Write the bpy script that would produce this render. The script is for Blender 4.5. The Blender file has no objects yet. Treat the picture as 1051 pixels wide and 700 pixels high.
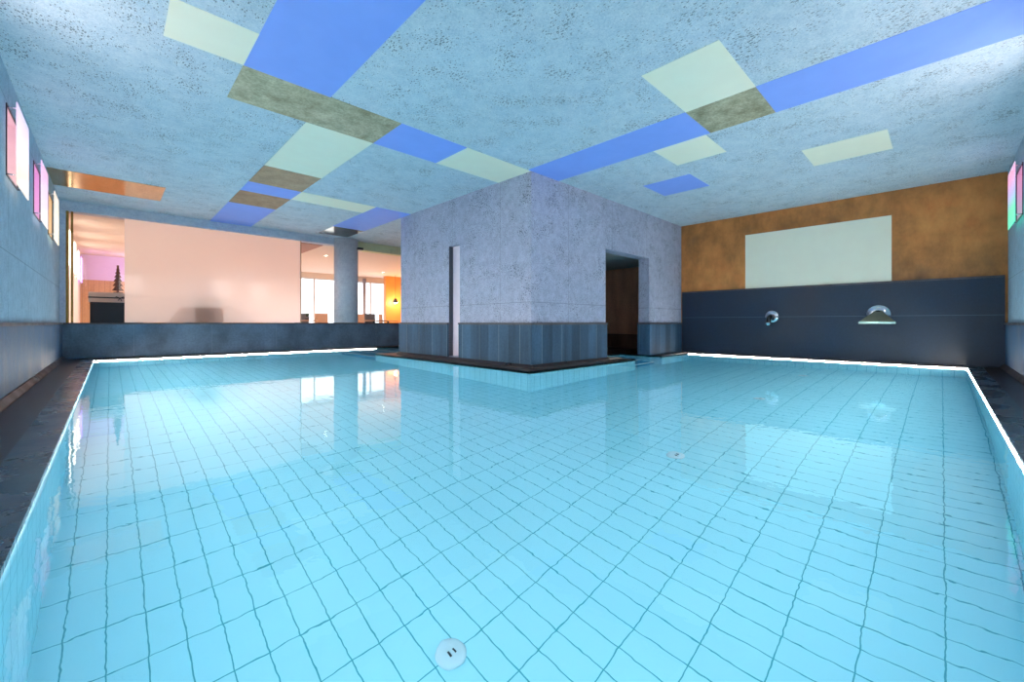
import bpy, math, random
from mathutils import Vector, Matrix
random.seed(4)
S = bpy.context.scene
COL = S.collection

# ------------------------------------------------------------------ helpers
class MB:
    """collects simple shapes and links them as one mesh object"""
    def __init__(s): s.v = []; s.f = []; s.m = []; s.sm = []
    def add(s, vs, fs, mi=0, smooth=False):
        o = len(s.v); s.v += [tuple(v) for v in vs]
        s.f += [tuple(i + o for i in f) for f in fs]
        s.m += [mi] * len(fs); s.sm += [smooth] * len(fs); return s
    def box(s, x0, x1, y0, y1, z0, z1, mi=0):
        if x0 > x1: x0, x1 = x1, x0
        if y0 > y1: y0, y1 = y1, y0
        if z0 > z1: z0, z1 = z1, z0
        vs = [(x0,y0,z0),(x1,y0,z0),(x1,y1,z0),(x0,y1,z0),(x0,y0,z1),(x1,y0,z1),(x1,y1,z1),(x0,y1,z1)]
        return s.add(vs, [(0,3,2,1),(4,5,6,7),(0,1,5,4),(1,2,6,5),(2,3,7,6),(3,0,4,7)], mi)
    def tube(s, pts, r, n=12, mi=0, smooth=True, cap=True):
        pts = [Vector(p) for p in pts]; rs = r if isinstance(r, (list, tuple)) else [r] * len(pts)
        vs = []; fs = []; up = None
        for i, p in enumerate(pts):
            d = (pts[min(i+1, len(pts)-1)] - pts[max(i-1, 0)]).normalized()
            if up is None:
                up = Vector((0,0,1)) if abs(d.z) < .9 else Vector((1,0,0))
            a = d.cross(up).normalized(); b = a.cross(d).normalized(); up = b
            for k in range(n):
                t = 2*math.pi*k/n; vs.append(p + a*math.cos(t)*rs[i] + b*math.sin(t)*rs[i])
        for i in range(len(pts)-1):
            for k in range(n):
                fs.append((i*n+k, i*n+(k+1)%n, (i+1)*n+(k+1)%n, (i+1)*n+k))
        s.add(vs, fs, mi, smooth)
        if cap:
            o = len(s.v) - len(vs)
            s.f += [tuple(o+k for k in range(n))[::-1], tuple(o+(len(pts)-1)*n+k for k in range(n))]
            s.m += [mi, mi]; s.sm += [False, False]
        return s
    def lathe(s, prof, n=32, mi=0, M=None, smooth=True):
        vs = []; fs = []
        for r, z in prof:
            for k in range(n):
                t = 2*math.pi*k/n; v = Vector((r*math.cos(t), r*math.sin(t), z))
                vs.append(M @ v if M else v)
        for i in range(len(prof)-1):
            for k in range(n):
                fs.append((i*n+k, i*n+(k+1)%n, (i+1)*n+(k+1)%n, (i+1)*n+k))
        fs.append(tuple(range(n))[::-1]); fs.append(tuple((len(prof)-1)*n+k for k in range(n)))
        return s.add(vs, fs, mi, smooth)
    def prism(s, poly, axis, a, b, mi=0):
        """polygon of (u, w) extruded along axis ('x': u=y,w=z ; 'y': u=x,w=z ; 'z': u=x,w=y)"""
        def P(u, w, t): return {'x': (t,u,w), 'y': (u,t,w), 'z': (u,w,t)}[axis]
        n = len(poly); vs = [P(u,w,a) for u,w in poly] + [P(u,w,b) for u,w in poly]
        fs = [tuple(range(n)), tuple(range(n, 2*n))[::-1]] + [(i,(i+1)%n,n+(i+1)%n,n+i)[::-1] for i in range(n)]
        return s.add(vs, fs, mi)
    def build(s, name, mats, parent=None, bevel=0, recalc=False):
        me = bpy.data.meshes.new(name); me.from_pydata(s.v, [], s.f)
        if not isinstance(mats, (list, tuple)): mats = [mats]
        for m in mats: me.materials.append(m)
        me.polygons.foreach_set('material_index', s.m)
        me.polygons.foreach_set('use_smooth', s.sm)
        me.update()
        if recalc:
            import bmesh
            b = bmesh.new(); b.from_mesh(me); bmesh.ops.recalc_face_normals(b, faces=b.faces); b.to_mesh(me); b.free()
        o = bpy.data.objects.new(name, me); COL.objects.link(o)
        if parent: o.parent = parent
        if bevel:
            md = o.modifiers.new('bevel', 'BEVEL'); md.width = bevel; md.segments = 2; md.limit_method = 'ANGLE'
        return o

def tag(o, label=None, cat=None, group=None, kind=None):
    if label: o['label'] = label
    if cat: o['category'] = cat
    if group: o['group'] = group
    if kind: o['kind'] = kind
    return o
def empty(name, loc=(0,0,0), rz=0, **k):
    o = bpy.data.objects.new(name, None); COL.objects.link(o); o.location = loc; o.rotation_euler.z = rz
    o.empty_display_size = .1
    return tag(o, **k)
def struct(o, label=None): return tag(o, label=label, kind='structure')
def copy_tree(o, parent=None):
    c = o.copy(); COL.objects.link(c); c.parent = parent
    for ch in list(o.children): copy_tree(ch, c)
    return c

# ------------------------------------------------------------------ materials
def srgb(r, g, b):
    f = lambda c: (c/255/12.92) if c/255 <= .04045 else ((c/255+.055)/1.055)**2.4
    return (f(r), f(g), f(b), 1)
class N:
    def __init__(s, name):
        s.mat = bpy.data.materials.new(name); s.mat.use_nodes = True
        s.t = s.mat.node_tree; s.n = s.t.nodes; s.l = s.t.links
        s.bsdf = s.n['Principled BSDF']; s.out = s.n['Material Output']
        s.geo = None
    def new(s, t, **k):
        n = s.n.new(t)
        for a, v in k.items(): setattr(n, a, v)
        return n
    def pos(s):
        if not s.geo: s.geo = s.new('ShaderNodeNewGeometry')
        return s.geo.outputs['Position']
    def link(s, a, b): s.l.new(a, b)
    def val(s, sock, v):
        if hasattr(v, 'is_linked') or isinstance(v, bpy.types.NodeSocket): s.link(v, sock)
        else: sock.default_value = v
    def math(s, op, a, b=0.0, c=None, clamp=False):
        n = s.new('ShaderNodeMath', operation=op, use_clamp=clamp)
        s.val(n.inputs[0], a); s.val(n.inputs[1], b)
        if c is not None: s.val(n.inputs[2], c)
        return n.outputs[0]
    def mix(s, fac, a, b, mode='MIX'):
        n = s.new('ShaderNodeMix', data_type='RGBA', blend_type=mode)
        s.val(n.inputs[0], fac); s.val(n.inputs[6], a); s.val(n.inputs[7], b); return n.outputs[2]
    def noise(s, scale, detail=4, rough=.55, stretch=None, vec=None):
        v = vec or s.pos()
        if stretch:
            m = s.new('ShaderNodeMapping'); m.inputs['Scale'].default_value = stretch; s.link(v, m.inputs[0]); v = m.outputs[0]
        n = s.new('ShaderNodeTexNoise'); n.inputs['Scale'].default_value = scale; n.inputs['Detail'].default_value = detail
        n.inputs['Roughness'].default_value = rough; s.link(v, n.inputs['Vector']); return n.outputs[0]
    def ramp(s, x, stops, interp='LINEAR'):
        n = s.new('ShaderNodeValToRGB'); n.color_ramp.interpolation = interp; e = n.color_ramp.elements
        while len(e) < len(stops): e.new(.5)
        for k, (p, c) in zip(e, stops):
            k.position = p; k.color = c if isinstance(c, tuple) else (c, c, c, 1)
        s.link(x, n.inputs[0]); return n.outputs[0]
    def bump(s, h, strength=.3, dist=.01):
        n = s.new('ShaderNodeBump'); n.inputs['Strength'].default_value = strength; n.inputs['Distance'].default_value = dist
        s.link(h, n.inputs['Height']); s.link(n.outputs[0], s.bsdf.inputs['Normal']); return n
    def sep(s):
        n = s.new('ShaderNodeSeparateXYZ'); s.link(s.pos(), n.inputs[0]); return n.outputs
    def line(s, comp, sp, off, w):
        """mask = 1 on a thin line repeated every sp metres"""
        a = s.math('DIVIDE', s.math('SUBTRACT', comp, off), sp)
        a = s.math('ABSOLUTE', s.math('SUBTRACT', a, s.math('ROUND', a)))
        return s.math('LESS_THAN', a, w/sp/2)
    def set(s, col=None, rough=None, metal=None, spec=None):
        b = s.bsdf.inputs
        if col is not None: s.val(b['Base Color'], col)
        if rough is not None: s.val(b['Roughness'], rough)
        if metal is not None: s.val(b['Metallic'], metal)
        if spec is not None: s.val(b['Specular IOR Level'], spec)
        return s

def simple(name, col, rough=.6, metal=0, var=.08, scale=12, spec=.5):
    m = N(name); n = m.noise(scale, 3)
    c2 = tuple(min(1, c*(1+var*2)) for c in col[:3]) + (1,); c1 = tuple(c*(1-var*2) for c in col[:3]) + (1,)
    m.set(m.mix(n, c1, c2), rough, metal, spec); return m.mat
def emit(name, col, strength):
    m = N(name); e = m.new('ShaderNodeEmission'); e.inputs[0].default_value = col; e.inputs[1].default_value = strength
    m.link(e.outputs[0], m.out.inputs[0]); return m.mat

def concrete(name, base, pit=.6, seams=None, rough=.75, stretch=(1,1,1)):
    m = N(name)
    big = m.noise(.9, 4); mid = m.noise(9, 5, .65); fine = m.noise(70, 3, .6)
    c = m.mix(m.math('MULTIPLY', big, .8), tuple(b*.84 for b in base[:3])+(1,), tuple(min(1, b*1.16) for b in base[:3])+(1,))
    c = m.mix(.34, c, m.ramp(mid, [(.3, .3), (.7, .8)]), 'OVERLAY')
    c = m.mix(.45, c, m.ramp(fine, [(.3, .3), (.7, .8)]), 'OVERLAY')
    # blow holes of exposed concrete
    mp = m.new('ShaderNodeMapping'); mp.inputs['Scale'].default_value = stretch; m.link(m.pos(), mp.inputs[0])
    vo = m.new('ShaderNodeTexVoronoi'); vo.inputs['Scale'].default_value = 32; m.link(mp.outputs[0], vo.inputs['Vector'])
    area = m.noise(3.2, 3)
    size = m.math('MULTIPLY', m.math('SUBTRACT', area, .25, clamp=True), .80)
    hole = m.math('LESS_THAN', vo.outputs['Distance'], size)
    vo2 = m.new('ShaderNodeTexVoronoi'); vo2.inputs['Scale'].default_value = 75; m.link(mp.outputs[0], vo2.inputs['Vector'])
    hole2 = m.math('LESS_THAN', vo2.outputs['Distance'], m.math('MULTIPLY', size, .9))
    h = m.math('MULTIPLY', m.math('MAXIMUM', hole, hole2), pit, clamp=True)
    c = m.mix(h, c, tuple(b*.42 for b in base[:3])+(1,))
    height = m.math('SUBTRACT', m.math('MULTIPLY', mid, .5), h)
    if seams:
        o = m.sep(); tot = None
        for comp, sp, off, w in seams:
            ln = m.line(o['XYZ'.index(comp)], sp, off, w)
            tot = ln if tot is None else m.math('MAXIMUM', tot, ln)
        c = m.mix(m.math('MULTIPLY', tot, .65), c, tuple(b*.40 for b in base[:3])+(1,))
    m.set(c, rough, 0, .3); m.bump(height, .5, .004)
    return m.mat

def tiles(name, comps, base=(.37,.79,.91,1), grout=(.02,.33,.43,1), w=.0053):
    m = N(name); o = m.sep(); tot = None
    for comp, sp, off in comps:
        ln = m.line(o['XYZ'.index(comp)], sp, off, w); tot = ln if tot is None else m.math('MAXIMUM', tot, ln)
    n = m.noise(1.5, 2)
    c = m.mix(n, tuple(b*.94 for b in base[:3])+(1,), tuple(min(1, b*1.05) for b in base[:3])+(1,))
    m.set(m.mix(m.math('MULTIPLY', tot, .9), c, grout), .25, 0, .3); return m.mat

def slate(name, base, seams=None, rough=.38, seamcol=(.4,.45,.5,1), seamk=.5, streak=(3,3,.6), var=.5, panel=None, spec=.5, rv=1):
    m = N(name); a = m.noise(1.3, 5, .6, streak); b = m.noise(30, 4, .6)
    c = m.mix(m.ramp(a, [(.3, .0), (.72, 1.0)]), tuple(x*(1-var) for x in base[:3])+(1,), tuple(min(1, x*(1+var)) for x in base[:3])+(1,))
    c = m.mix(.3, c, m.ramp(b, [(.3, .3), (.7, .75)]), 'OVERLAY')
    if seams:
        o = m.sep(); tot = None
        for comp, sp, off, w in seams:
            ln = m.line(o['XYZ'.index(comp)], sp, off, w); tot = ln if tot is None else m.math('MAXIMUM', tot, ln)
        c = m.mix(m.math('MULTIPLY', tot, seamk), c, seamcol)
    if panel:
        comp, sp, off = panel; wn = m.new('ShaderNodeTexWhiteNoise', noise_dimensions='1D')
        ix = m.math('FLOOR', m.math('DIVIDE', m.math('SUBTRACT', m.math('ADD', m.sep()[0], m.sep()[1]), off), sp)); m.link(ix, wn.inputs['W'])
        c = m.mix(.55, c, m.ramp(wn.outputs['Value'], [(0, .28), (1, .72)]), 'OVERLAY')
    r = m.ramp(a, [(.3, max(0, rough-.1*rv)), (.7, rough+.15*rv)])
    m.set(c, r, 0, spec); m.bump(b, .15, .002); return m.mat

CONC_CEIL = concrete('concrete_ceiling', srgb(198,212,224), 1.0, None, stretch=(1.6,.8,1))
CONC_LEFT = concrete('concrete_side', srgb(150,176,194), .25, [('Y', 2.5, .7, .008), ('Z', 1.3, .62, .008)])
CONC_BLOCK = concrete('concrete_block', srgb(172,174,194), .95, [('X', 1.25, 5.2, .007), ('Y', 1.25, 4.75, .007), ('Z', 2.0, .30, .008)])
CONC_BEAM = concrete('concrete_beam', srgb(200,200,214), .2)
DADO = slate('dado_slate', srgb(62,90,118), [('Y', 1.24, .28, .006), ('X', 1.24, .33, .006)], seamk=.2, rough=.55, streak=(2,2,1.2), var=.35, spec=.3)
DADO_BLOCK = slate('dado_slate_block', srgb(60,84,106), [('Y', .46, 4.29, .007), ('X', .46, 4.54, .007)], seamcol=(.3,.38,.42,1), seamk=.55, rough=.6, streak=(3,3,.35), var=.45, panel=('X', .23, 8.38), spec=.2)
DADO_FAR = slate('dado_slate_far', srgb(92,112,134), [('X', 1.24, .33, .006)], seamk=.2, rough=.5, streak=(1.6,1,1.2), var=.4, spec=.3)
DADO_BACK = slate('dado_slate_back', srgb(18,38,60), [('Z', 3.0, .115, .008)], seamk=.35, seamcol=(.16,.24,.3,1), rough=.5, streak=(1,1,1), var=.22)
LIP = slate('ledge_stone', srgb(72,66,70), rough=.35)
DECK = slate('deck_stone', srgb(46,36,36), [('Y', 1.2, .35, .006), ('X', 1.2, .5, .006)], seamcol=srgb(110,84,66), seamk=.6, rough=.3, streak=(.6,.6,.6), var=.18, rv=.1)
COPING = slate('coping_stone', srgb(60,76,88), rough=.25)
SKIRT = slate('skirting_stone', srgb(52,38,36), rough=.35)
def wallbrown():
    m = N('rust_plaster'); a = m.noise(.7, 5, .6); b = m.noise(6, 5, .65, (1,1,.5)); d = m.noise(60, 3)
    c = m.ramp(a, [(.30, srgb(112,84,60)), (.48, srgb(180,116,64)), (.64, srgb(220,140,76))])
    c = m.mix(.5, c, m.ramp(b, [(.3, .28), (.7, .75)]), 'OVERLAY')
    m.set(c, .55, 0, .3); m.bump(d, .2, .002); return m.mat
RUST = wallbrown()
DARKBROWN = slate('inner_brown_plaster', srgb(190,140,112), rough=.6, var=.25)
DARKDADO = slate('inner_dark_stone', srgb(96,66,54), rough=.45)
TILE_FLOOR = tiles('pool_floor_tile', [('X', .125, -.012), ('Y', .25, -.012)])
TILE_WX = tiles('pool_tile_wall_x', [('Y', .125, -.012), ('Z', .25, -.76)])     # walls facing x
TILE_WY = tiles('pool_tile_wall_y', [('X', .125, -.012), ('Z', .25, -.76)])
TILE_STEP = tiles('pool_step_tile', [('Y', .25, .05)], base=(.05,.30,.46,1))
NOSING = simple('step_nosing', srgb(225,240,240), .4, var=.03)
BLUE = simple('blue_paint', srgb(142,172,255), .55, var=.04, scale=5, spec=.2)
CREAM = simple('cream_paint', srgb(255,246,222), .55, var=.02, scale=5, spec=.2)
def leaf(name, c1, c2, rough, scale=5, stretch=(1,1,1), metal=.75):
    m = N(name); a = m.noise(scale, 5, .7, stretch); b = m.noise(40, 3)
    c = m.mix(m.ramp(a, [(.3, 0.0), (.7, 1.0)]), c1, c2); c = m.mix(.3, c, m.ramp(b, [(.3, .3), (.7, .75)]), 'OVERLAY')
    m.set(c, rough, metal, .5); m.bump(b, .12, .001); return m.mat
OLIVE = leaf('silver_leaf', srgb(134,124,92), srgb(206,198,168), .5, metal=.3)
BROWNLEAF = leaf('bronze_leaf', srgb(140,120,96), srgb(176,156,126), .5, metal=.3)
COPPER = leaf('copper_leaf', srgb(188,160,112), srgb(218,192,146), .17, 4, (3,.6,1), 1)
MIRRORLEAF = leaf('dark_silver_leaf', srgb(120,112,96), srgb(150,140,120), .14, 4, metal=1)
CHROME = simple('chrome', srgb(225,225,230), .12, 1, .02)
DARKMETAL = simple('dark_metal', srgb(70,72,76), .3, 1, .05)
STEEL = simple('brushed_steel', srgb(150,150,132), .35, .8, .05)
BRASS = simple('brass_profile', srgb(176,134,72), .25, 1, .05)

# ------------------------------------------------------------------ dimensions (camera eye = origin, metres)
XL, XB = -.643, 9.29          # left wall, back wall
YR, YF = -.67, 10.90          # right wall, glass wall
ZC, ZD, ZW, ZF = 2.18, -.65, -.68, -2.01   # ceiling, deck, water, pool floor
BX, BY, BYE = 4.34, 4.09, 7.80             # block faces and its far end
# ------------------------------------------------------------------ pool
xs = sorted({-.22, 4.03, 9.03, 5.9, 6.77, 7.80, XL, XB}); ys = sorted({-.28, 3.82, 8.3, 10.3, 4.76, YR, YF})
rects = [(-.22, 4.03, -.28, 10.3), (4.03, 9.03, -.28, 3.82), (4.03, 5.9, 8.3, 10.3), (6.77, 7.80, 3.82, 4.76)]
def wet(i, j):
    if not (0 <= i < len(xs)-1 and 0 <= j < len(ys)-1): return False
    x = (xs[i]+xs[i+1])/2; y = (ys[j]+ys[j+1])/2
    return any(a < x < b and c < y < d for a, b, c, d in rects)
basin = MB(); water = MB(); deck = MB(); led = MB(); ledr = MB(); ledb = MB()
def ledside(x0, y0, x1, y1):   # the light strip runs under the coping on the outer sides of the pool only
    if x0 == x1: return x0 in (-.22, 9.03)
    return y0 in (-.28, 10.3)
for i in range(len(xs)-1):
    for j in range(len(ys)-1):
        x0, x1, y0, y1 = xs[i], xs[i+1], ys[j], ys[j+1]
        if wet(i, j):
            basin.add([(x0,y0,ZF),(x1,y0,ZF),(x1,y1,ZF),(x0,y1,ZF)], [(0,1,2,3)], 0)
            for (di, dj, p, q) in ((-1,0,(x0,y0),(x0,y1)), (1,0,(x1,y0),(x1,y1)), (0,-1,(x0,y0),(x1,y0)), (0,1,(x0,y1),(x1,y1))):
                if wet(i+di, j+dj): continue
                L = ledside(*p, *q)
                top = ZD - .005
                f = [(0,1,2,3)] if (di == 1 or dj == -1) else [(3,2,1,0)]
                if di: f = [(0,1,2,3)] if di == -1 else [(3,2,1,0)]
                else: f = [(3,2,1,0)] if dj == -1 else [(0,1,2,3)]
                basin.add([(*p,ZF),(*q,ZF),(*q,top),(*p,top)], f, 1 if di else 2)
                if L:                      # strip recessed under the coping nose
                    if p[0] == 9.03 or p[1] == 10.3:
                        e = min(q[0], 5.0) if p[1] == 10.3 else q[0]
                        ledb.box(p[0]-di*.002, e, p[1]-dj*.002, q[1], ZW+.004, ZW+.009) if p[0] < e or di else None
                    elif di: led.box(-.22, -.2185, p[1], q[1], ZW+.002, ZW+.010)
                    else: ledr.box(p[0], q[0], -.2655, -.264, ZW+.005, ZW+.009)
        else:
            deck.box(x0, x1, y0, y1, ZD-.005 if False else ZD-.06, ZD)
struct(basin.build('pool_basin', [TILE_FLOOR, TILE_WX, TILE_WY]), 'sunken swimming pool basin lined with pale blue rectangular tiles')
struct(deck.build('floor', DECK), 'dark stone deck running round the pool')
ledm = emit('led_light', (1, .88, .76, 1), 260)
struct(led.build('trim_1', ledm), 'white light strip recessed under the left coping')
struct(ledr.build('trim_17', emit('led_light_right', (1, .90, .80, 1), 170)), 'thin white light strip along the right pool edge')
struct(ledb.build('trim_18', emit('led_light_far', (1, .92, .84, 1), 150)), 'thin white light strip along the far and back pool edges')
for (x0, x1, y0, y1) in [(-.22, 4.03, -.28, 10.3), (4.03, 9.03, -.28, 3.82), (4.03, 5.9, 8.3, 10.3), (6.77, 7.80, 3.82, 4.76)]:
    nx = max(2, int((x1-x0)/.5)); ny = max(2, int((y1-y0)/.5))
    water.add([(x0,y0,ZW),(x1,y0,ZW),(x1,y1,ZW),(x0,y1,ZW)], [(0,1,2,3)])
wm = N('pool_water')
wm.n.remove(wm.bsdf)
g = wm.new('ShaderNodeBsdfGlass'); g.inputs['Roughness'].default_value = 0; g.inputs['IOR'].default_value = 1.33
g.inputs['Color'].default_value = (.97, 1, 1, 1)
n1 = wm.noise(2.6, 2, .5); n2 = wm.noise(13, 2, .5)
hsum = wm.math('ADD', n1, wm.math('MULTIPLY', n2, .42))
bp = wm.new('ShaderNodeBump'); bp.inputs['Strength'].default_value = 1; bp.inputs['Distance'].default_value = .0013
wm.link(hsum, bp.inputs['Height']); wm.link(bp.outputs[0], g.inputs['Normal']); wm.link(g.outputs[0], wm.out.inputs[0])
tag(water.build('pool_water', wm.mat), 'clear still turquoise water filling the tiled pool', 'water', kind='stuff')

# coping: grey strip flush with the deck round the pool
cp = MB()
w = .14
cp.box(-.22-w, -.22, -.28-w, 10.3+w, ZD-.0045, ZD+.004); cp.box(-.22, -.205, -.28, 10.3, ZD-.018, ZD+.004); cp.box(-.22, 9.03, -.28, -.2655, ZD-.018, ZD+.0035); cp.box(-.22, 9.03, -.28, -.2702, ZD-.03, ZD-.018); cp.box(-.22, 9.03+w, -.28-w, -.28, ZD-.004, ZD+.004)
struct(cp.build('trim_2', COPING), 'grey stone coping strip flush with the deck')

# steps in the far alcove behind the block and in the doorway channel
st = MB()
for k in range(4):
    x0 = 4.12 + k*.42; zt = ZW - .60 + k*.17
    st.box(x0, 5.895, 8.305, 10.295, ZF+.001, zt, 0); st.box(x0-.012, x0+.05, 8.31, 10.29, zt-.03, zt+.004, 1)
struct(st.build('trim_3', [TILE_STEP, NOSING]), 'blue tiled steps with pale nosings behind the concrete block')
st = MB()
for k in range(3):
    y0 = 3.98 + k*.26; zt = ZW - 1.0 + k*.28
    st.box(6.775, 7.795, y0, 4.755, ZF+.001, zt, 0); st.box(6.78, 7.79, y0-.012, y0+.04, zt-.03, zt+.004, 1)
struct(st.build('trim_4', [TILE_STEP, NOSING]), 'blue tiled steps with pale nosings inside the doorway')

# floor inlets
def inlet(x, y):
    r = empty('floor_inlet', (x, y, ZF), 0, label='white round inlet cap in the pool floor near the camera', cat='pool inlet', group='round inlets in the pool floor')
    MB().lathe([(.068,0),(.068,.006),(.06,.014),(.03,.018),(.001,.018)], 32).build('cap', WHITEP, r)
    m = MB()
    for a in (-.012, .012): m.box(a-.004, a+.004, -.02, .004, .016, .021)
    m.build('grille_slots', DARKMETAL, r)
    return r
WHITEP = simple('white_plastic', srgb(196,222,232), .35, var=.02)
inl = inlet(1.07, 1.49)
for (x, y, lab) in [(3.34, 1.52, 'white round inlet cap in the middle of the pool floor'), (5.61, 1.52, 'white round inlet cap in the pool floor nearer the spouts'), (7.88, 1.52, 'white round inlet cap in the pool floor closest to the back wall')]:
    c = copy_tree(inl); c.location = (x, y, ZF); c['label'] = lab

# ------------------------------------------------------------------ room shell
def holed(mb, axis, p0, p1, u0, u1, z0, z1, holes, mi=0):
    """wall between planes p0..p1 on axis, spanning u0..u1, z0..z1, with rectangular holes (ua,ub,za,zb)"""
    us = sorted({u0, u1, *[h[0] for h in holes], *[h[1] for h in holes]}); zs = sorted({z0, z1, *[h[2] for h in holes], *[h[3] for h in holes]})
    us = [u for u in us if u0 <= u <= u1]; zs = [z for z in zs if z0 <= z <= z1]
    for i in range(len(us)-1):
        j = 0
        while j < len(zs)-1:
            um = (us[i]+us[i+1])/2
            inh = lambda k: any(a < um < b and c < (zs[k]+zs[k+1])/2 < d for a, b, c, d in holes)
            if inh(j): j += 1; continue
            k = j
            while k+1 < len(zs)-1 and not inh(k+1): k += 1
            if axis == 'x': mb.box(p0, p1, us[i], us[i+1], zs[j], zs[k+1], mi)
            else: mb.box(us[i], us[i+1], p0, p1, zs[j], zs[k+1], mi)
            j = k+1
    return mb
LN = [5.88, 7.64, 9.22, 4.1, 2.4]; RN = [8.0, 5.1, 3.6, .6]; NZ0, NZ1, NH = 1.28, 1.88, .30
struct(holed(MB(), 'x', XL-.36, XL, YR-.36, YF+.25, ZD-.06, ZC, [(y-NH, y+NH, NZ0, NZ1) for y in LN]).build('wall_left', CONC_LEFT), 'blue-grey concrete wall with three glowing niches')
struct(holed(MB(), 'y', YR-.36, YR, XL, XB+.3, ZD-.06, ZC, [(x-NH, x+NH, NZ0, NZ1) for x in RN]).build('wall_right', CONC_LEFT), 'concrete wall at the right edge with a glowing niche')
struct(MB().box(XB, XB+.3, YR, YF+.25, ZD-.06, ZC).build('wall_back', RUST), 'rust brown plaster wall above dark stone cladding')
struct(MB().box(XL-.36, XB+.3, YR-.36, YF+.25, ZC, ZC+.25).build('ceiling', CONC_CEIL), 'pitted raw concrete ceiling over the pool')

# dados
def dado_x(name, xface, out, y0, y1, z1, mat, label, lip=.012):      # face at xface, thickness toward out (+/-)
    m = MB(); t = .03*out
    m.box(xface, xface+t, y0, y1, ZD, z1-.03, 0); m.box(xface, xface+t+lip*out, y0, y1, z1-.03, z1, 1)
    return struct(m.build(name, [mat, LIP]), label)
def dado_y(name, yface, out, x0, x1, z1, mat, label, lip=.012):
    m = MB(); t = .03*out
    m.box(x0, x1, yface, yface+t, ZD, z1-.03, 0); m.box(x0, x1, yface, yface+t+lip*out, z1-.03, z1, 1)
    return struct(m.build(name, [mat, LIP]), label)
dado_x('trim_5', XL, 1, YR, YF, 0, DADO, 'grey slate cladding on the lower left wall')
dado_y('trim_6', YR, 1, XL+.05, XB, 0, DADO, 'grey slate cladding on the lower right wall')
dado_x('trim_7', XB, -1, YR+.03, BY-.03, .69, DADO_BACK, 'dark blue stone cladding carrying the water spouts', .004)
def skirt_x(name, xf, out, y0, y1, lab, d=.045, h=.055):
    p = [(0,0),(d,0),(d,.012),(.012,h),(0,h)]
    m = MB(); m.prism([(xf+u*out, ZD+w) for u, w in p], 'y', y0, y1); struct(m.build(name, SKIRT, recalc=True), lab)
def skirt_y(name, yf, out, x0, x1, lab, d=.045, h=.055):
    p = [(0,0),(d,0),(d,.012),(.012,h),(0,h)]
    m = MB(); m.prism([(yf+u*out, ZD+w) for u, w in p], 'x', x0, x1); struct(m.build(name, SKIRT, recalc=True), lab)
skirt_x('baseboard_left', XL+.03, 1, YR+.03, YF-.03, 'brown coved stone skirting of the left wall')
skirt_y('baseboard_right', YR+.03, 1, XL+.08, XB-.03, 'brown coved stone skirting of the right wall')

# the concrete block: hollow, with slot and doorway
SL0, SL1, SLT = 5.78, 6.10, 1.36
DX0, DX1, DZ = 6.24, 7.80, 1.30
m = holed(MB(), 'x', BX, BX+.10, BY, BYE, ZD, ZC, [(SL0, SL1, ZD-.1+.15, SLT)]); m.box(BX+.10, BX+.28, BY, BYE, ZD, ZC)
struct(m.build('wall_block_left', CONC_BLOCK), 'pitted grey concrete block face with a tall narrow slot')
struct(holed(MB(), 'y', BY, BY+.23, BX+.28, XB, ZD, ZC, [(DX0, DX1, ZD-.1, DZ)]).build('wall_block_right', CONC_BLOCK), 'grey concrete block face with a doorway')
m = MB(); m.box(BX+.28, XB, BYE-.23, BYE, ZD, ZC); struct(m.build('wall_block_far', CONC_BLOCK), 'far face of the concrete block')
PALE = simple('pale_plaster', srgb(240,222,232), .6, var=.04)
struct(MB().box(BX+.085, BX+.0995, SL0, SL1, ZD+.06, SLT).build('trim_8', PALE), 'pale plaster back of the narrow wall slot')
struct(MB().box(BX+.002, BX+.085, SL1-.006, SL1-.0005, ZD+.06, SLT).build('trim_15', simple('jamb_shade', srgb(70,72,84), .7)), 'thin dark lining painted as shade on the side of the narrow wall slot')  # shade of the slot's far jamb, put in as a thin dark lining
# inner room seen through the doorway
struct(MB().box(BX+.28, XB, BY+.23, BYE-.23, 1.36, 1.45).build('ceiling_corridor', simple('corridor_ceiling_paint', srgb(150,156,156), .7)), 'low grey ceiling inside the doorway')
struct(MB().box(XB-.03, XB-.0005, BY+.235, BYE-.235, -.28, 1.359).build('wall_corridor', DARKBROWN), 'dark brown plaster wall inside the doorway')
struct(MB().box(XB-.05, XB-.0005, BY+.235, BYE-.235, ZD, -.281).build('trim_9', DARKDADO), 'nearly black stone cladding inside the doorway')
# dado and curb of the block
m = MB()
for y0, y1 in ((BY-.03, SL0), (SL1, BYE+.03)):
    m.box(BX-.03, BX, y0, y1, ZD, -.03, 0); m.box(BX-.042, BX, y0-(.012 if y0 < 5 else 0), y1, -.03, 0, 1)
struct(m.build('trim_10', [DADO_BLOCK, LIP]), 'slate cladding on the left face of the block')
m = MB()
for x0, x1 in ((BX, DX0+.005), (DX1-.03, XB-.035)):
    m.box(x0, x1, BY-.03, BY, ZD, -.03, 0); m.box(x0, x1+(.012 if x0 < 5 else 0), BY-.042, BY, -.03, 0, 1)
m.box(DX1-.03, DX1, BY, BY+.24, ZD, -.03, 0); m.box(DX1-.042, DX1, BY, BY+.24, -.03, 0, 1)
struct(m.build('trim_11', [DADO_BLOCK, LIP]), 'slate cladding on the right face of the block')
skirt_x('baseboard_block_left', BX-.03, -1, BY-.07, BYE+.03, 'brown stone curb at the foot of the block, left face', .06, .05)
skirt_y('baseboard_block_right', BY-.03, -1, BX-.03, DX0, 'brown stone curb at the foot of the block, right face', .06, .05)
struct(MB().box(DX0+.01, 6.765, BY-.0, 5.3, ZD-.002, ZD+.012).build('floor_threshold', simple('tan_stone', srgb(196,176,156), .5)), 'tan stone threshold inside the doorway')

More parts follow.
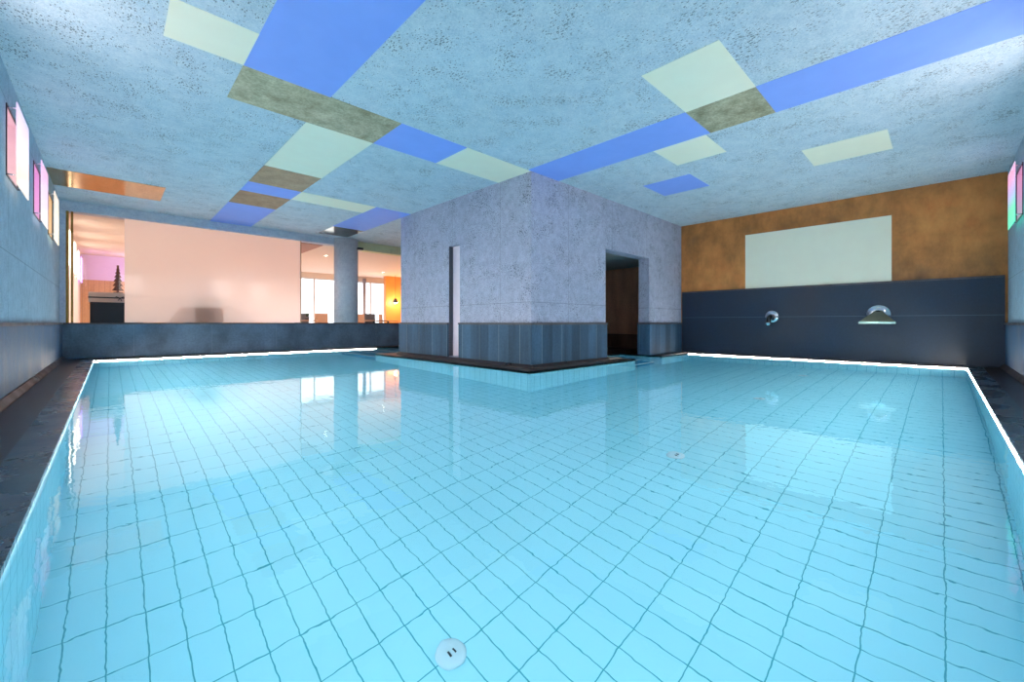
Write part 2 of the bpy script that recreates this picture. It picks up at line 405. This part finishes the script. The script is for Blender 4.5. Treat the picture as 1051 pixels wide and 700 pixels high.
# far low wall, corner post, beam
m = MB(); m.box(XL+.0305, XB, YF-.03, YF+.22, ZD, -.03, 0); m.box(XL+.043, XB, YF-.045, YF+.24, -.03, 0, 1)
struct(m.build('wall_far', [DADO_FAR, LIP]), 'low slate clad wall under the glass')
struct(MB().box(XL, -.57, YF-.02, YF+.22, 0, ZC).build('wall_far_pier', CONC_BEAM), 'narrow grey corner pier beside the glass')
struct(MB().box(-.57, 4.72, YF-.02, YF+.22, 2.01, ZC).build('trim_12', CONC_BEAM), 'grey concrete beam above the glass')
struct(MB().box(4.72, XB, YF-.02, YF+.22, 1.96, ZC).build('trim_13', simple('olive_beam_paint', srgb(214,214,172), .6)), 'pale olive beam right of the column')
col = empty('concrete_column', (4.45, 10.86, 0), 0, label='round grey concrete column standing on the low wall beside the frosted glass', cat='column')
MB().lathe([(.295,0),(.295,2.18)], 48).build('shaft', concrete('column_concrete', srgb(206,206,216), .3), col)
MB().box(.20, .34, -.29, -.2, 1.91, 1.97).build('bracket', DARKMETAL, col)

# ------------------------------------------------------------------ ceiling and wall colour fields
def panel(name, x0, x1, y0, y1, mat, label, grp=None):
    o = MB().box(x0, x1, y0, y1, ZC-.004, ZC).build(name, mat)
    return tag(o, label, 'ceiling panel', grp)
A = 'ceiling_panel'
panel(A, .29, .81, 3.58, 4.10, CREAM, 'cream square nearest the left wall, touching the big blue rectangle by its corner')
panel(A, .81, 1.53, 2.0, 4.10, BLUE, 'big bright blue rectangle cut off by the top edge of the photo')
panel(A, .81, 2.29, 4.10, 4.79, OLIVE, 'long mottled silver-olive leaf strip below the big blue rectangle')
panel(A, 1.53, 2.29, 4.79, 6.50, CREAM, 'large cream rectangle between the silver-olive strip and a brown one')
panel(A, 1.53, 2.29, 6.50, 7.40, BROWNLEAF, 'wider brown leaf rectangle directly beyond the large cream one')
panel(A, 1.53, 2.29, 7.40, 7.98, BLUE, 'thin blue strip between the two brown leaf rectangles')
panel(A, 1.53, 2.29, 7.98, 8.90, BROWNLEAF, 'farther brown leaf rectangle between two blue fields')
panel(A, 1.53, 2.29, 8.90, 10.87, BLUE, 'blue rectangle running up to the beam above the frosted glass')
panel(A, 2.29, 3.60, 7.40, 7.98, CREAM, 'long thin cream strip leading towards the column')
panel(A, 3.60, 4.34, 7.40, 9.53, BLUE, 'blue rectangle between the thin cream strip and the column')
panel(A, 3.62, 4.34, 9.53, 10.50, MIRRORLEAF, 'dark shiny silver leaf square in front of the column')
panel(A, 2.29, 3.19, 4.10, 4.79, BLUE, 'blue rectangle right of the silver-olive strip')
panel(A, 3.19, 4.34, 4.10, 4.79, CREAM, 'cream rectangle pointing at the corner of the concrete block')
panel(A, 4.28, 4.95, 1.84, 4.09, BLUE, 'blue band running from the block corner to the olive square')
panel(A, 3.37, 4.28, 1.19, 1.84, CREAM, 'biggest cream square on the right side of the ceiling')
panel(A, 4.28, 4.95, 1.19, 1.84, OLIVE, 'dark olive leaf square between two blue bands')
panel(A, 4.28, 4.95, YR, 1.19, BLUE, 'long blue band running out at the top right corner of the photo')
panel(A, 4.95, 5.64, 1.90, 2.54, CREAM, 'small cream square beside the olive leaf square')
panel(A, 6.10, 6.84, 2.56, 3.30, BLUE, 'lone blue square nearest the block doorway')
panel(A, 6.29, 7.03, .42, 1.23, CREAM, 'lone cream square nearest the rust brown wall')
panel(A, XL, .645, 8.70, 9.72, COPPER, 'polished copper leaf strip reaching the left wall')
tag(MB().box(XB-.006, XB, .57, 2.77, .69, 1.78).build('wall_panel', CREAM), 'large cream rectangle on the rust brown wall above the spouts', 'wall panel')

# ------------------------------------------------------------------ water spouts on the back wall
XF = XB - .03
RX = Matrix.Rotation(-math.pi/2, 4, 'Y')     # local z -> -x
r = empty('water_spout', (XF, 2.29, .12), 0, label='round chrome plate with a short pipe spout, left of the fan one', cat='water spout')
MB().lathe([(.12,0),(.12,.008),(.11,.02),(.06,.028),(.058,.028)], 48, M=RX).build('rosette', CHROME, r)
MB().tube([(-.02,0,0),(-.10,0,0),(-.17,0,-.02),(-.23,0,-.075),(-.26,0,-.13)], [.042,.042,.042,.04,.04], 20).build('pipe', DARKMETAL, r)
MB().lathe([(.048,0),(.048,.02),(.03,.02),(.03,.002)], 24, M=Matrix.Translation((-.262,0,-.135)) @ Matrix.Rotation(math.radians(205), 4, 'Y')).build('nozzle_ring', CHROME, r)
r = empty('water_spout', (XF, .73, .14), 0, label='round chrome plate with a wide triangular fan spout', cat='water spout')
MB().lathe([(.16,0),(.16,.008),(.15,.02),(.08,.03),(.078,.03)], 48, M=RX).build('rosette', CHROME, r)
fan = MB(); vs = []
for (x, hw, z) in ((-.02, .03, .075), (-.30, .225, -.125)):
    for s in (-1, 1):
        for dz in (0, -.022): vs.append((x, s*hw, z+dz))
fan.add(vs, [(0,2,6,4),(1,5,7,3),(0,4,5,1),(2,3,7,6),(0,1,3,2)])
fan.build('fan_blade', STEEL, r, recalc=True)
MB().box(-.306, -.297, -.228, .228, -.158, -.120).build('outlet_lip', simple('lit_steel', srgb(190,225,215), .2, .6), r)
MB().tube([(-.015,0,.04),(-.06,0,.03)], .035, 16).build('neck', DARKMETAL, r)

# ------------------------------------------------------------------ niche lights
def sheet_mat(name, stops, strength):
    m = N(name); o = m.sep()
    f = m.math('DIVIDE', m.math('SUBTRACT', o[2], NZ0-.08), NZ1-NZ0+.16)
    c = m.ramp(f, stops); e = m.new('ShaderNodeEmission'); m.link(c, e.inputs[0]); e.inputs[1].default_value = strength
    d = m.new('ShaderNodeAddShader'); m.set((.3,.3,.3,1), .15); m.link(e.outputs[0], d.inputs[0]); m.link(m.bsdf.outputs[0], d.inputs[1])
    m.link(d.outputs[0], m.out.inputs[0]); return m.mat
WHITE = (1,1,1,1)
sheets = {
 'pink': sheet_mat('pink_diffuser', [(0, srgb(255,235,215)), (.45, srgb(255,236,244)), (.75, srgb(246,205,236)), (1, srgb(190,180,222))], .48),
 'magenta': sheet_mat('magenta_diffuser', [(0, srgb(255,240,235)), (.4, srgb(255,215,250)), (.8, srgb(240,180,235)), (1, srgb(214,180,222))], .48),
 'gold': sheet_mat('gold_diffuser', [(0, srgb(255,240,205)), (.5, srgb(255,238,214)), (1, srgb(240,210,190))], .5),
 'green': sheet_mat('rainbow_diffuser', [(0, srgb(90,255,200)), (.25, srgb(80,235,190)), (.5, srgb(190,190,255)), (.8, srgb(255,170,215)), (1, srgb(205,190,215))], .48),
 'strong': sheet_mat('strong_diffuser', [(0, srgb(255,244,236)), (1, srgb(255,244,246))], 2.9),
 'white': sheet_mat('white_diffuser', [(0, srgb(255,235,205)), (1, srgb(255,240,225))], 2.2),
 'violet': sheet_mat('violet_diffuser', [(0, srgb(190,140,255)), (1, srgb(210,150,255))], 1.5)}
lining = {'pink': srgb(244,226,228), 'magenta': srgb(242,216,236), 'gold': srgb(242,226,202), 'green': srgb(244,214,228), 'white': srgb(240,220,190), 'strong': srgb(240,225,215), 'violet': srgb(190,160,230)}
tubecol = {'pink': (1,.8,.8,1), 'magenta': (1,.72,.92,1), 'gold': (1,.88,.7,1), 'green': (1,.75,.85,1), 'white': (1,.85,.65,1), 'strong': (1,.9,.85,1), 'violet': (.6,.4,1,1)}
def niche(loc, rz, kind, label, group=None):
    r = empty('wall_light', loc, rz, label=label, cat='wall light', group=group)
    h = NH; zc = (NZ0+NZ1)/2; D = .34
    L = simple(kind + '_lining', lining[kind], .6, var=.03)
    b = MB(); t = .006
    b.box(-D, -D+t, -h+.001, h-.001, NZ0+.001, NZ1-.001); b.box(-D, 0, -h+.001, -h+t, NZ0+.001, NZ1-.001); b.box(-D, 0, h-t, h-.001, NZ0+.001, NZ1-.001)
    b.box(-D, 0, -h+t, h-t, NZ0+.001, NZ0+t); b.box(-D, 0, -h+t, h-t, NZ1-t, NZ1-.001)
    b.build('niche_lining', L, r)
    f = MB(); a = .008
    for y0, y1, z0, z1 in ((-h-a, -h+a, NZ0-a, NZ1+a), (h-a, h+a, NZ0-a, NZ1+a), (-h, h, NZ0-a, NZ0+a), (-h, h, NZ1-a, NZ1+a)): f.box(0, .008, y0, y1, z0, z1)
    f.build('frame', DARKMETAL, r)
    tb = MB().tube([(-D+.05, 0, NZ0+.04), (-D+.05, 0, NZ1-.04)], .014, 10); tb.build('light_tube', emit(kind+'_tube', tubecol[kind], 1.6), r)
    MB().box(.062, .070, -h-.05, h+.05, NZ0-.08, NZ1+.02).build('glass_diffuser', sheets[kind], r)
    for y in (-h+.0, h-.0):
        for z in (NZ0, NZ1-.02): MB().tube([(0.0, y, z), (.068, y, z)], .006, 8).build('standoff', CHROME, r)
    return r
G = 'glowing wall lights along the concrete walls'
niche((XL, LN[0], 0), 0, 'pink', 'pink and white glowing wall light nearest the left edge of the photo', G)
niche((XL, LN[1], 0), 0, 'magenta', 'magenta glowing wall light, middle one of the three on the left wall', G)
niche((XL, LN[2], 0), 0, 'gold', 'warm cream glowing wall light closest to the copper ceiling strip', G)
R90 = math.pi/2
niche((RN[0], YR, 0), R90, 'green', 'pink and green glowing wall light at the right edge of the photo', G)
for x, lab in zip(RN[1:], ('farthest', 'middle', 'nearest')):
    niche((x, YR, 0), R90, 'strong', 'white wall light on the right wall, %s of the three mirrored in the frosted glass' % lab, G)
for y, lab in zip(LN[3:], ('nearer', 'farther')):  # two unseen niche lights added to brighten the room
    niche((XL, y, 0), 0, 'strong', 'white fill light added out of view on the left wall, %s to the pink one' % lab, G)

# ------------------------------------------------------------------ glass wall
def thin_glass(name, tint=(1,1,1,1)):
    m = N(name); m.n.remove(m.bsdf)
    t = m.new('ShaderNodeBsdfTransparent'); t.inputs[0].default_value = tint; g = m.new('ShaderNodeBsdfGlossy'); g.inputs['Roughness'].default_value = 0
    fr = m.new('ShaderNodeFresnel'); fr.inputs[0].default_value = 1.45; mx = m.new('ShaderNodeMixShader')
    m.link(fr.outputs[0], mx.inputs[0]); m.link(t.outputs[0], mx.inputs[1]); m.link(g.outputs[0], mx.inputs[2]); m.link(mx.outputs[0], m.out.inputs[0]); return m.mat
CLEAR = thin_glass('clear_glass')
fm = N('frosted_glass'); fm.n.remove(fm.bsdf)
tr = fm.new('ShaderNodeBsdfTranslucent'); tr.inputs[0].default_value = (.97,.96,1.0,1)
rf = fm.new('ShaderNodeBsdfRefraction'); rf.inputs['Roughness'].default_value = .7; rf.inputs['IOR'].default_value = 1.02; rf.inputs[0].default_value = (.97,.93,.9,1)
mx = fm.new('ShaderNodeMixShader'); mx.inputs[0].default_value = 0
fm.link(tr.outputs[0], mx.inputs[1]); fm.link(rf.outputs[0], mx.inputs[2])
gl = fm.new('ShaderNodeBsdfGlossy'); gl.inputs['Roughness'].default_value = .06
fr = fm.new('ShaderNodeFresnel'); fr.inputs[0].default_value = 1.4; mx2 = fm.new('ShaderNodeMixShader')
fm.link(fr.outputs[0], mx2.inputs[0]); fm.link(mx.outputs[0], mx2.inputs[1]); fm.link(gl.outputs[0], mx2.inputs[2]); fm.link(mx2.outputs[0], fm.out.inputs[0])
def sheet(name, x0, x1, y, z0, z1, mat):   # one quad facing the pool
    return MB().add([(x0,y,z0),(x1,y,z0),(x1,y,z1),(x0,y,z1)], [(0,1,2,3)]).build(name, mat)
wn = empty('window_1', (0, YF+.05, 0)); struct(wn, 'glass wall between pool and lounge')
def child(o, p): o.parent = p; o.matrix_parent_inverse = Matrix.Translation(-p.location); return o
child(sheet('clear_pane', -.48, .20, YF+.05, .005, 2.01, CLEAR), wn)
child(sheet('frosted_pane', .20, 3.36, YF+.05, .005, 2.01, fm.mat), wn)
child(MB().box(-.57, -.535, YF, YF+.1, 0, 2.01).box(-.51, -.48, YF+.02, YF+.08, 0, 2.01).build('brass_frame', BRASS), wn)
child(MB().box(3.36, 3.375, YF+.03, YF+.07, 0, 2.01).build('edge_profile', simple('warm_edge', srgb(190,150,120), .4)), wn)

# ------------------------------------------------------------------ lounge beyond the glass
LY0, LY1, LXR, LZ, LF = YF+.25, 18.0, 10.6, 2.06, ZD
WARM = simple('lounge_wall_paint', srgb(236,226,218), .7, var=.02); LCEIL = simple('lounge_ceiling_paint', srgb(235,216,204), .7, var=.02)
ORANGE = simple('orange_wall_panel', srgb(228,150,80), .4, var=.1, scale=2); WOOD = slate('pale_wood', srgb(206,160,118), [('X', .12, 0, .006)], seamcol=srgb(130,90,60), seamk=.7, rough=.45, streak=(4,4,.4), var=.1)
LILAC = simple('lilac_paint', srgb(232,212,240), .7, var=.02)
struct(MB().box(XL-.36, LXR+.2, LY0, LY1+.2, LF-.1, LF).build('floor_lounge', simple('lounge_floor', srgb(188,170,154), .35)), 'warm beige floor of the lounge behind the glass')
struct(MB().box(XL-.36, LXR+.2, LY0, LY1+.2, LZ, LZ+.15).build('ceiling_lounge', LCEIL), 'peach coloured lounge ceiling behind the glass')
struct(MB().box(XL-.36, XL, LY0, LY1, LF, LZ).build('wall_lounge_left', WARM), 'peach wall of the lounge, left side')
struct(MB().box(LXR, LXR+.2, LY0-.25, LY1, LF, LZ).build('wall_lounge_right', WARM), 'wall of the lounge, right side')
struct(MB().box(XB+.3, LXR, LY0-.25, LY0-.05, LF, LZ).build('wall_lounge_near', WARM), 'wall of the lounge beside the pool room')
struct(holed(MB(), 'y', LY1, LY1+.2, XL-.36, LXR+.2, LF, LZ, [(5.2, 6.95, -.55, 1.86), (7.2, 9.8, -.55, 1.86)]).build('wall_lounge_far', WARM), 'far wall of the lounge with bright windows')
struct(MB().box(XL, 4.2, LY1-.03, LY1, 1.3, LZ).build('wall_lounge_lilac', LILAC), 'lilac lit upper wall at the far end of the lounge')
struct(MB().box(XL, 4.2, LY1-.06, LY1, LF, 1.3).build('trim_14', WOOD), 'pale wood slat panelling below the lilac wall')
struct(MB().box(8.72, LXR, 17.0, 17.2, LF, LZ).build('wall_lounge_orange', ORANGE), 'bright orange wall at the right end of the lounge')
FR = simple('window_frame_white', srgb(225,225,225), .4, var=.02)
for i, (x0, x1) in enumerate(((5.2, 6.95), (7.2, 9.8))):
    w = empty('window_%d' % (i+2), (0, LY1, 0)); struct(w, ('blueish white lounge window left of the column', 'white lounge window right of the column')[i])
    m = MB(); m.box(x0, x0+.05, LY1+.02, LY1+.1, -.55, 1.86); m.box(x1-.05, x1, LY1+.02, LY1+.1, -.55, 1.86); m.box(x0, x1, LY1+.02, LY1+.1, 1.80, 1.86); m.box(x0, x1, LY1+.02, LY1+.1, -.55, -.5)
    m.box((x0+x1)/2-.03, (x0+x1)/2+.03, LY1+.02, LY1+.1, -.5, 1.8)
    child(m.build('window_frame', FR), w)
    child(sheet('pane', x0+.05, x1-.05, LY1+.06, -.5, 1.8, CLEAR), w)
# curtains, wavy
def curtain(x0, x1, y, label):
    m = MB(); n = 40; vs = []; fs = []
    for i in range(n+1):
        x = x0 + (x1-x0)*i/n; yy = y + .03*math.sin(i*1.5)
        vs += [(x, yy, LF+.02), (x, yy, 1.98), (x, yy+.012, LF+.02), (x, yy+.012, 1.98)]
    for i in range(n):
        a = i*4; b = a+4; fs += [(a,b,b+1,a+1), (a+2,a+3,b+3,b+2), (a+1,b+1,b+3,a+3), (a,a+2,b+2,b)]
    o = m.add(vs, fs, 0, True).build('curtain', simple('grey_curtain', srgb(205,205,218), .8)); return tag(o, label, 'curtain', 'curtains of the lounge windows')
curtain(7.62, 7.80, LY1-.12, 'narrow grey curtain at the middle of the window right of the column')
curtain(8.08, 8.22, LY1-.12, 'narrow grey curtain nearer the orange wall')
struct(MB().prism([(2.2, LY0+.01), (3.97, LY0+.01), (3.97, 14.0), (2.2, 14.0)], 'z', LZ-.06, LZ-.0005).build('trim_16', simple('soffit_paint', srgb(190,140,128), .7), recalc=True), 'brownish pink lowered soffit of the lounge ceiling left of the column')
# lounge wall lights on the left wall (same fittings, their niche reduced to the sheet)
def sconce(y, kind, label):
    r = empty('wall_light', (XL, y, 0), 0, label=label, cat='wall light', group='white wall lights in the lounge behind the glass')
    MB().box(0, .05, -.22, .22, 1.2, 1.8).build('back_box', WARM, r)
    MB().box(.05, .062, -.26, .26, 1.15, 1.85).build('glass_diffuser', sheets[kind], r)
sconce(12.3, 'white', 'brightest white wall light, first one seen through the clear glass')
sconce(14.0, 'white', 'second white wall light behind the clear glass')
sconce(15.6, 'white', 'third white wall light behind the clear glass')
sconce(17.0, 'violet', 'violet wall light farthest along the lounge wall')

# cabinet with runner and tree
CX0, CX1, CY = -.30, .52, 12.2
BLACK = simple('black_lacquer', srgb(14,16,24), .3, var=.1); CLOTH = simple('beige_cloth', srgb(232,210,196), .8, var=.05); RIB = simple('black_ribbon', srgb(30,22,24), .6)
cab = empty('cabinet', ((CX0+CX1)/2, CY+.25, LF), 0, label='black cabinet behind the clear glass draped with a beige cloth', cat='cabinet')
hw = (CX1-CX0)/2
MB().box(-hw, hw, -.25, .25, 0, 1.27).build('body', BLACK, cab, bevel=.006)
for s in (-1, 1): 
    d = MB().box(s*.005, s*(hw-.01), -.262, -.25, .03, 1.05).build('door', BLACK, cab, bevel=.003)
    MB().tube([(s*.04, -.28, .5), (s*.04, -.28, .65)], .006, 8).build('handle', DARKMETAL, d)
c = MB(); c.box(-hw-.02, hw+.02, -.275, .27, 1.271, 1.285); c.box(-hw-.02, hw+.02, -.283, -.272, 1.08, 1.285); c.box(-hw-.02, -hw-.006, -.275, .27, 1.08, 1.285)
cl = c.build('table_runner', CLOTH); cl.location = cab.location; tag(cl, 'beige cloth draped over the top of the black cabinet', 'cloth')
rb = MB().box(-hw-.026, hw+.02, -.292, -.284, 1.165, 1.19)
rb.tube([(.05,-.295,1.18),(.10,-.30,1.205),(.12,-.30,1.18),(.06,-.295,1.175)], .008, 6); rb.tube([(.03,-.295,1.18),(-.02,-.30,1.205),(-.04,-.30,1.18),(.02,-.295,1.175)], .008, 6)
rb.tube([(.04,-.295,1.18),(.07,-.297,1.11)], .007, 6); rb.tube([(.04,-.295,1.18),(.015,-.297,1.12)], .007, 6)
rb.build('ribbon_with_bow', RIB, cl)
BARK = simple('bark_wood', srgb(112,62,34), .7, var=.2, scale=30)
tree = empty('wooden_tree', (.12, CY+.10, LF+1.287), 0, label='small brown wooden fir tree standing on the black cabinet', cat='ornament')
MB().lathe([(.075,0),(.075,.02),(.03,.022)], 20).build('foot', BARK, tree)
pts = []; H0 = .02; tiers = 6; 
prof = [(.07, .02), (.105, .06)]
z = .05; wds = [.095, .084, .070, .057, .044, .031]; hs = [.10, .095, .088, .08, .072, .062]
left = []
for w_, h_ in zip(wds, hs):
    left += [(w_, z), (w_*.36, z+h_)]; z += h_
left += [(.012, z), (.010, z+.05)]
poly = [(-x, zz) for x, zz in [(.022, .015), (.022, .05)] + left] 
poly = poly + [(-u, w_) for u, w_ in reversed(poly)]
MB().prism(poly, 'y', -.018, .018).build('fir_silhouette', BARK, tree, recalc=True)
MB().prism(poly, 'x', -.018, .018).build('fir_silhouette', BARK, tree, recalc=True)

# sofa-like dark furniture seen blurred through the frosted glass
sd = empty('sideboard', (1.50, 11.52, LF), 0, label='dark low sideboard seen as a blur through the frosted glass', cat='sideboard')
DW = simple('dark_wood', srgb(86,54,58), .5)
MB().box(-.32, .32, -.25, .25, .1, 1.24).build('body', DW, sd, bevel=.01)
for sx in (-.28, .28):
    for sy in (-.2, .2): MB().box(sx-.02, sx+.02, sy-.02, sy+.02, 0, .1).build('leg', DARKMETAL, sd)
MB().box(-.2, .30, -.262, -.25, .15, .98).build('door', DW, sd)

# chairs and tables
def chair(loc, rz, mat, label):
    r = empty('lounge_chair', loc, rz, label=label, cat='chair', group='chairs in the lounge')
    MB().box(-.22, .22, -.22, .22, .42, .47).build('seat', mat, r, bevel=.01)
    m = MB(); n = 8; vs = []; fs = []
    for i in range(n+1):
        a = math.radians(-62 + 124*i/n); x = .25*math.sin(a); y = .06 + .19*math.cos(a)
        for (dd, zz) in ((0, .47), (.02, .47), (.04, .96), (.02, .96)): vs.append((x*(1+dd), y+dd, zz))
    for i in range(n):
        for k in range(4): fs.append((i*4+k, i*4+(k+1)%4, i*4+4+(k+1)%4, i*4+4+k))
    fs += [(0,1,2,3), (n*4+3, n*4+2, n*4+1, n*4)]
    m.add(vs, fs, 0, False).build('backrest', mat, r, recalc=True)
    for sx in (-.18, .18):
        for sy in (-.18, .18): MB().tube([(sx, sy, .42), (sx*1.15, sy*1.15, 0)], [.018, .012], 8).build('leg', DARKMETAL, r)
    return r
TAN = simple('tan_leather', srgb(176,132,104), .6); GREY = simple('dark_grey_fabric', srgb(84,80,84), .8)
def table(loc, label):
    r = empty('lounge_table', loc, 0, label=label, cat='table', group='tables in the lounge')
    MB().lathe([(.001,.70),(.45,.70),(.46,.715),(.45,.73),(.001,.73)], 32).build('table_top', TAN, r)
    MB().tube([(0,0,.02),(0,0,.70)], .035, 12).build('pedestal', DARKMETAL, r)
    MB().lathe([(.25,0),(.25,.012),(.04,.03)], 24).build('foot', DARKMETAL, r)
chair((5.05, 14.05, LF), .2, TAN, 'tan lounge chair seen just left of the column')
chair((4.75, 15.2, LF), 2.6, GREY, 'dark lounge chair beside the edge of the frosted glass')
chair((6.50, 13.55, LF), .3, GREY, 'dark lounge chair in front of the window right of the column')
chair((6.30, 14.40, LF), -.5, TAN, 'tan lounge chair close to the right side of the column')
chair((7.42, 14.4, LF), 1.2, TAN, 'tan lounge chair nearest the orange wall')
table((5.95, 12.4, LF), 'round tan lounge table right of the column'); table((8.0, 15.4, LF), 'round tan lounge table towards the orange wall'); table((4.1, 13.3, LF), 'round tan lounge table left of the column')

pl = empty('potted_plant', (4.28, 13.32, LF+.7305), 0, label='small dark potted plant on the table left of the column', cat='plant')
MB().lathe([(.05,0),(.07,.10),(.065,.10),(.04,.02)], 20).build('pot', GREY, pl)
m = MB()
for k in range(12):
    a = k*2.4; h = .10 + .05*((k*7) % 5)/5; r_ = .04 + .09*((k*3) % 4)/4
    m.tube([(0,0,.09),(r_*.4*math.cos(a), r_*.4*math.sin(a), .09+h*.7),(r_*math.cos(a), r_*math.sin(a), .09+h)], [.004,.012,.002], 6)
m.build('leaves', simple('plant_leaf', srgb(52,74,52), .6), pl)
# pendant in front of the orange wall
p = empty('pendant_lamp', (8.86, 16.4, LZ), 0, label='small glowing pendant lamp in front of the orange wall', cat='pendant lamp')
MB().tube([(0,0,0),(0,0,-1.0)], .008, 8).build('cord', DARKMETAL, p)
MB().lathe([(.02,-1.0),(.05,-1.02),(.11,-1.16),(.11,-1.2),(.10,-1.2)], 24).build('lamp_shade', DARKMETAL, p)
MB().lathe([(.001,-1.24),(.05,-1.23),(.085,-1.19),(.05,-1.15),(.001,-1.14)], 20).build('bulb', emit('pendant_bulb', (1,.78,.45,1), 12), p)

# downlights
HOT = emit('downlight_glow', (1,.88,.7,1), 14)
dl = None
spots = [(4.75,13.1),(4.9,16.2),(4.3,15.6),(5.35,13.0),(6.6,15.2),(8.0,15.8),(2.0,13.0),(2.0,15.5),(.4,13.5),(.4,16.0),(3.4,14.6),(7.6,13.2)]
names = ['largest downlight, just left of the column', 'downlight over the table left of the column', 'downlight nearest the frosted glass edge', 'downlight just right of the column', 'downlight in front of the window right of the column', 'downlight by the orange wall'] + ['round downlight in the lounge ceiling behind the frosted glass']*2 + ['round downlight in the lounge ceiling behind the clear glass, nearer one', 'round downlight in the lounge ceiling behind the clear glass, farther one'] + ['round downlight in the lounge ceiling behind the frosted glass', 'round downlight in the lounge ceiling hidden behind the block side']
for i, ((x, y), lab) in enumerate(zip(spots, names)):
    if dl is None:
        dl = empty('downlight', (x, y, LZ), 0, label=lab, cat='downlight', group='downlights in the lounge ceiling')
        MB().lathe([(.06,-.001),(.06,-.008),(.045,-.012),(.044,-.004)], 24).build('ring', CHROME, dl); MB().lathe([(.001,-.003),(.044,-.003),(.044,-.006),(.001,-.006)], 20).build('lens', HOT, dl)
    else:
        c = copy_tree(dl); c.location = (x, y, LZ); c['label'] = lab
    L = bpy.data.lights.new('downlight_lamp', 'SPOT'); L.energy = 66; L.color = (1, .91, .84); L.shadow_soft_size = .03; L.spot_size = 2.6; L.spot_blend = .8
    o = bpy.data.objects.new('downlight_lamp', L); o.location = (x, y, LZ-.02); COL.objects.link(o)
def lamp(kind, loc, energy, color, size=.2, sy=None, rot=(0,0,0)):
    L = bpy.data.lights.new('lamp', kind); L.energy = energy; L.color = color
    if kind == 'AREA':
        L.shape = 'RECTANGLE'; L.size = size; L.size_y = sy or size
    else: L.shadow_soft_size = size
    o = bpy.data.objects.new('lamp', L); o.location = loc; o.rotation_euler = rot; COL.objects.link(o); return o
lamp('POINT', (.5, 17.2, 1.7), 4, (.8,.65,1), .1)
lamp('POINT', (9.2, 16.5, .9), 25, (1,.65,.3), .1)
# light strips under the water line of the near and outer pool sides shine into the pool
UW = (.85, .97, 1)
lamp('AREA', (-.2190, 2.05, ZW-.019), 13, UW, .016, 4.6, (0, -R90, 0))
lamp('AREA', (-.2190, 7.35, ZW-.019), 66, UW, .016, 5.8, (0, -R90, 0))
lamp('AREA', (1.9, -.2690, ZW-.036), 12, UW, 4.0, .01, (R90, 0, 0))
lamp('AREA', (6.45, -.2690, ZW-.036), 41, UW, 5.0, .01, (R90, 0, 0))

# ------------------------------------------------------------------ world, camera, view
W = bpy.data.worlds.new('World'); S.world = W; W.use_nodes = True
W.node_tree.nodes['Background'].inputs[0].default_value = (.86, .93, 1, 1); W.node_tree.nodes['Background'].inputs[1].default_value = 1.3
f = 426.27
cam = bpy.data.cameras.new('camera'); cam.sensor_width = 36; cam.lens = f/1051*36; cam.shift_y = -18.7/1051; cam.clip_start = .02
co = bpy.data.objects.new('camera', cam); COL.objects.link(co); S.camera = co
fx, fy = f/math.hypot(440.5, f), f/math.hypot(412.5, f)
co.location = (0, 0, 0); co.rotation_euler = (R90, 0, math.atan2(-fx, fy))
S.view_settings.view_transform = 'Standard'; S.view_settings.look = 'None'; S.view_settings.exposure = 1.08; S.view_settings.gamma = 1
S.view_settings.use_curve_mapping = False
S.cycles.max_bounces = 14; S.cycles.diffuse_bounces = 8; S.cycles.glossy_bounces = 6; S.cycles.transmission_bounces = 10; S.cycles.transparent_max_bounces = 10
S.cycles.caustics_refractive = True; S.cycles.caustics_reflective = True; S.cycles.sample_clamp_indirect = 6
S.cycles.use_denoising = True
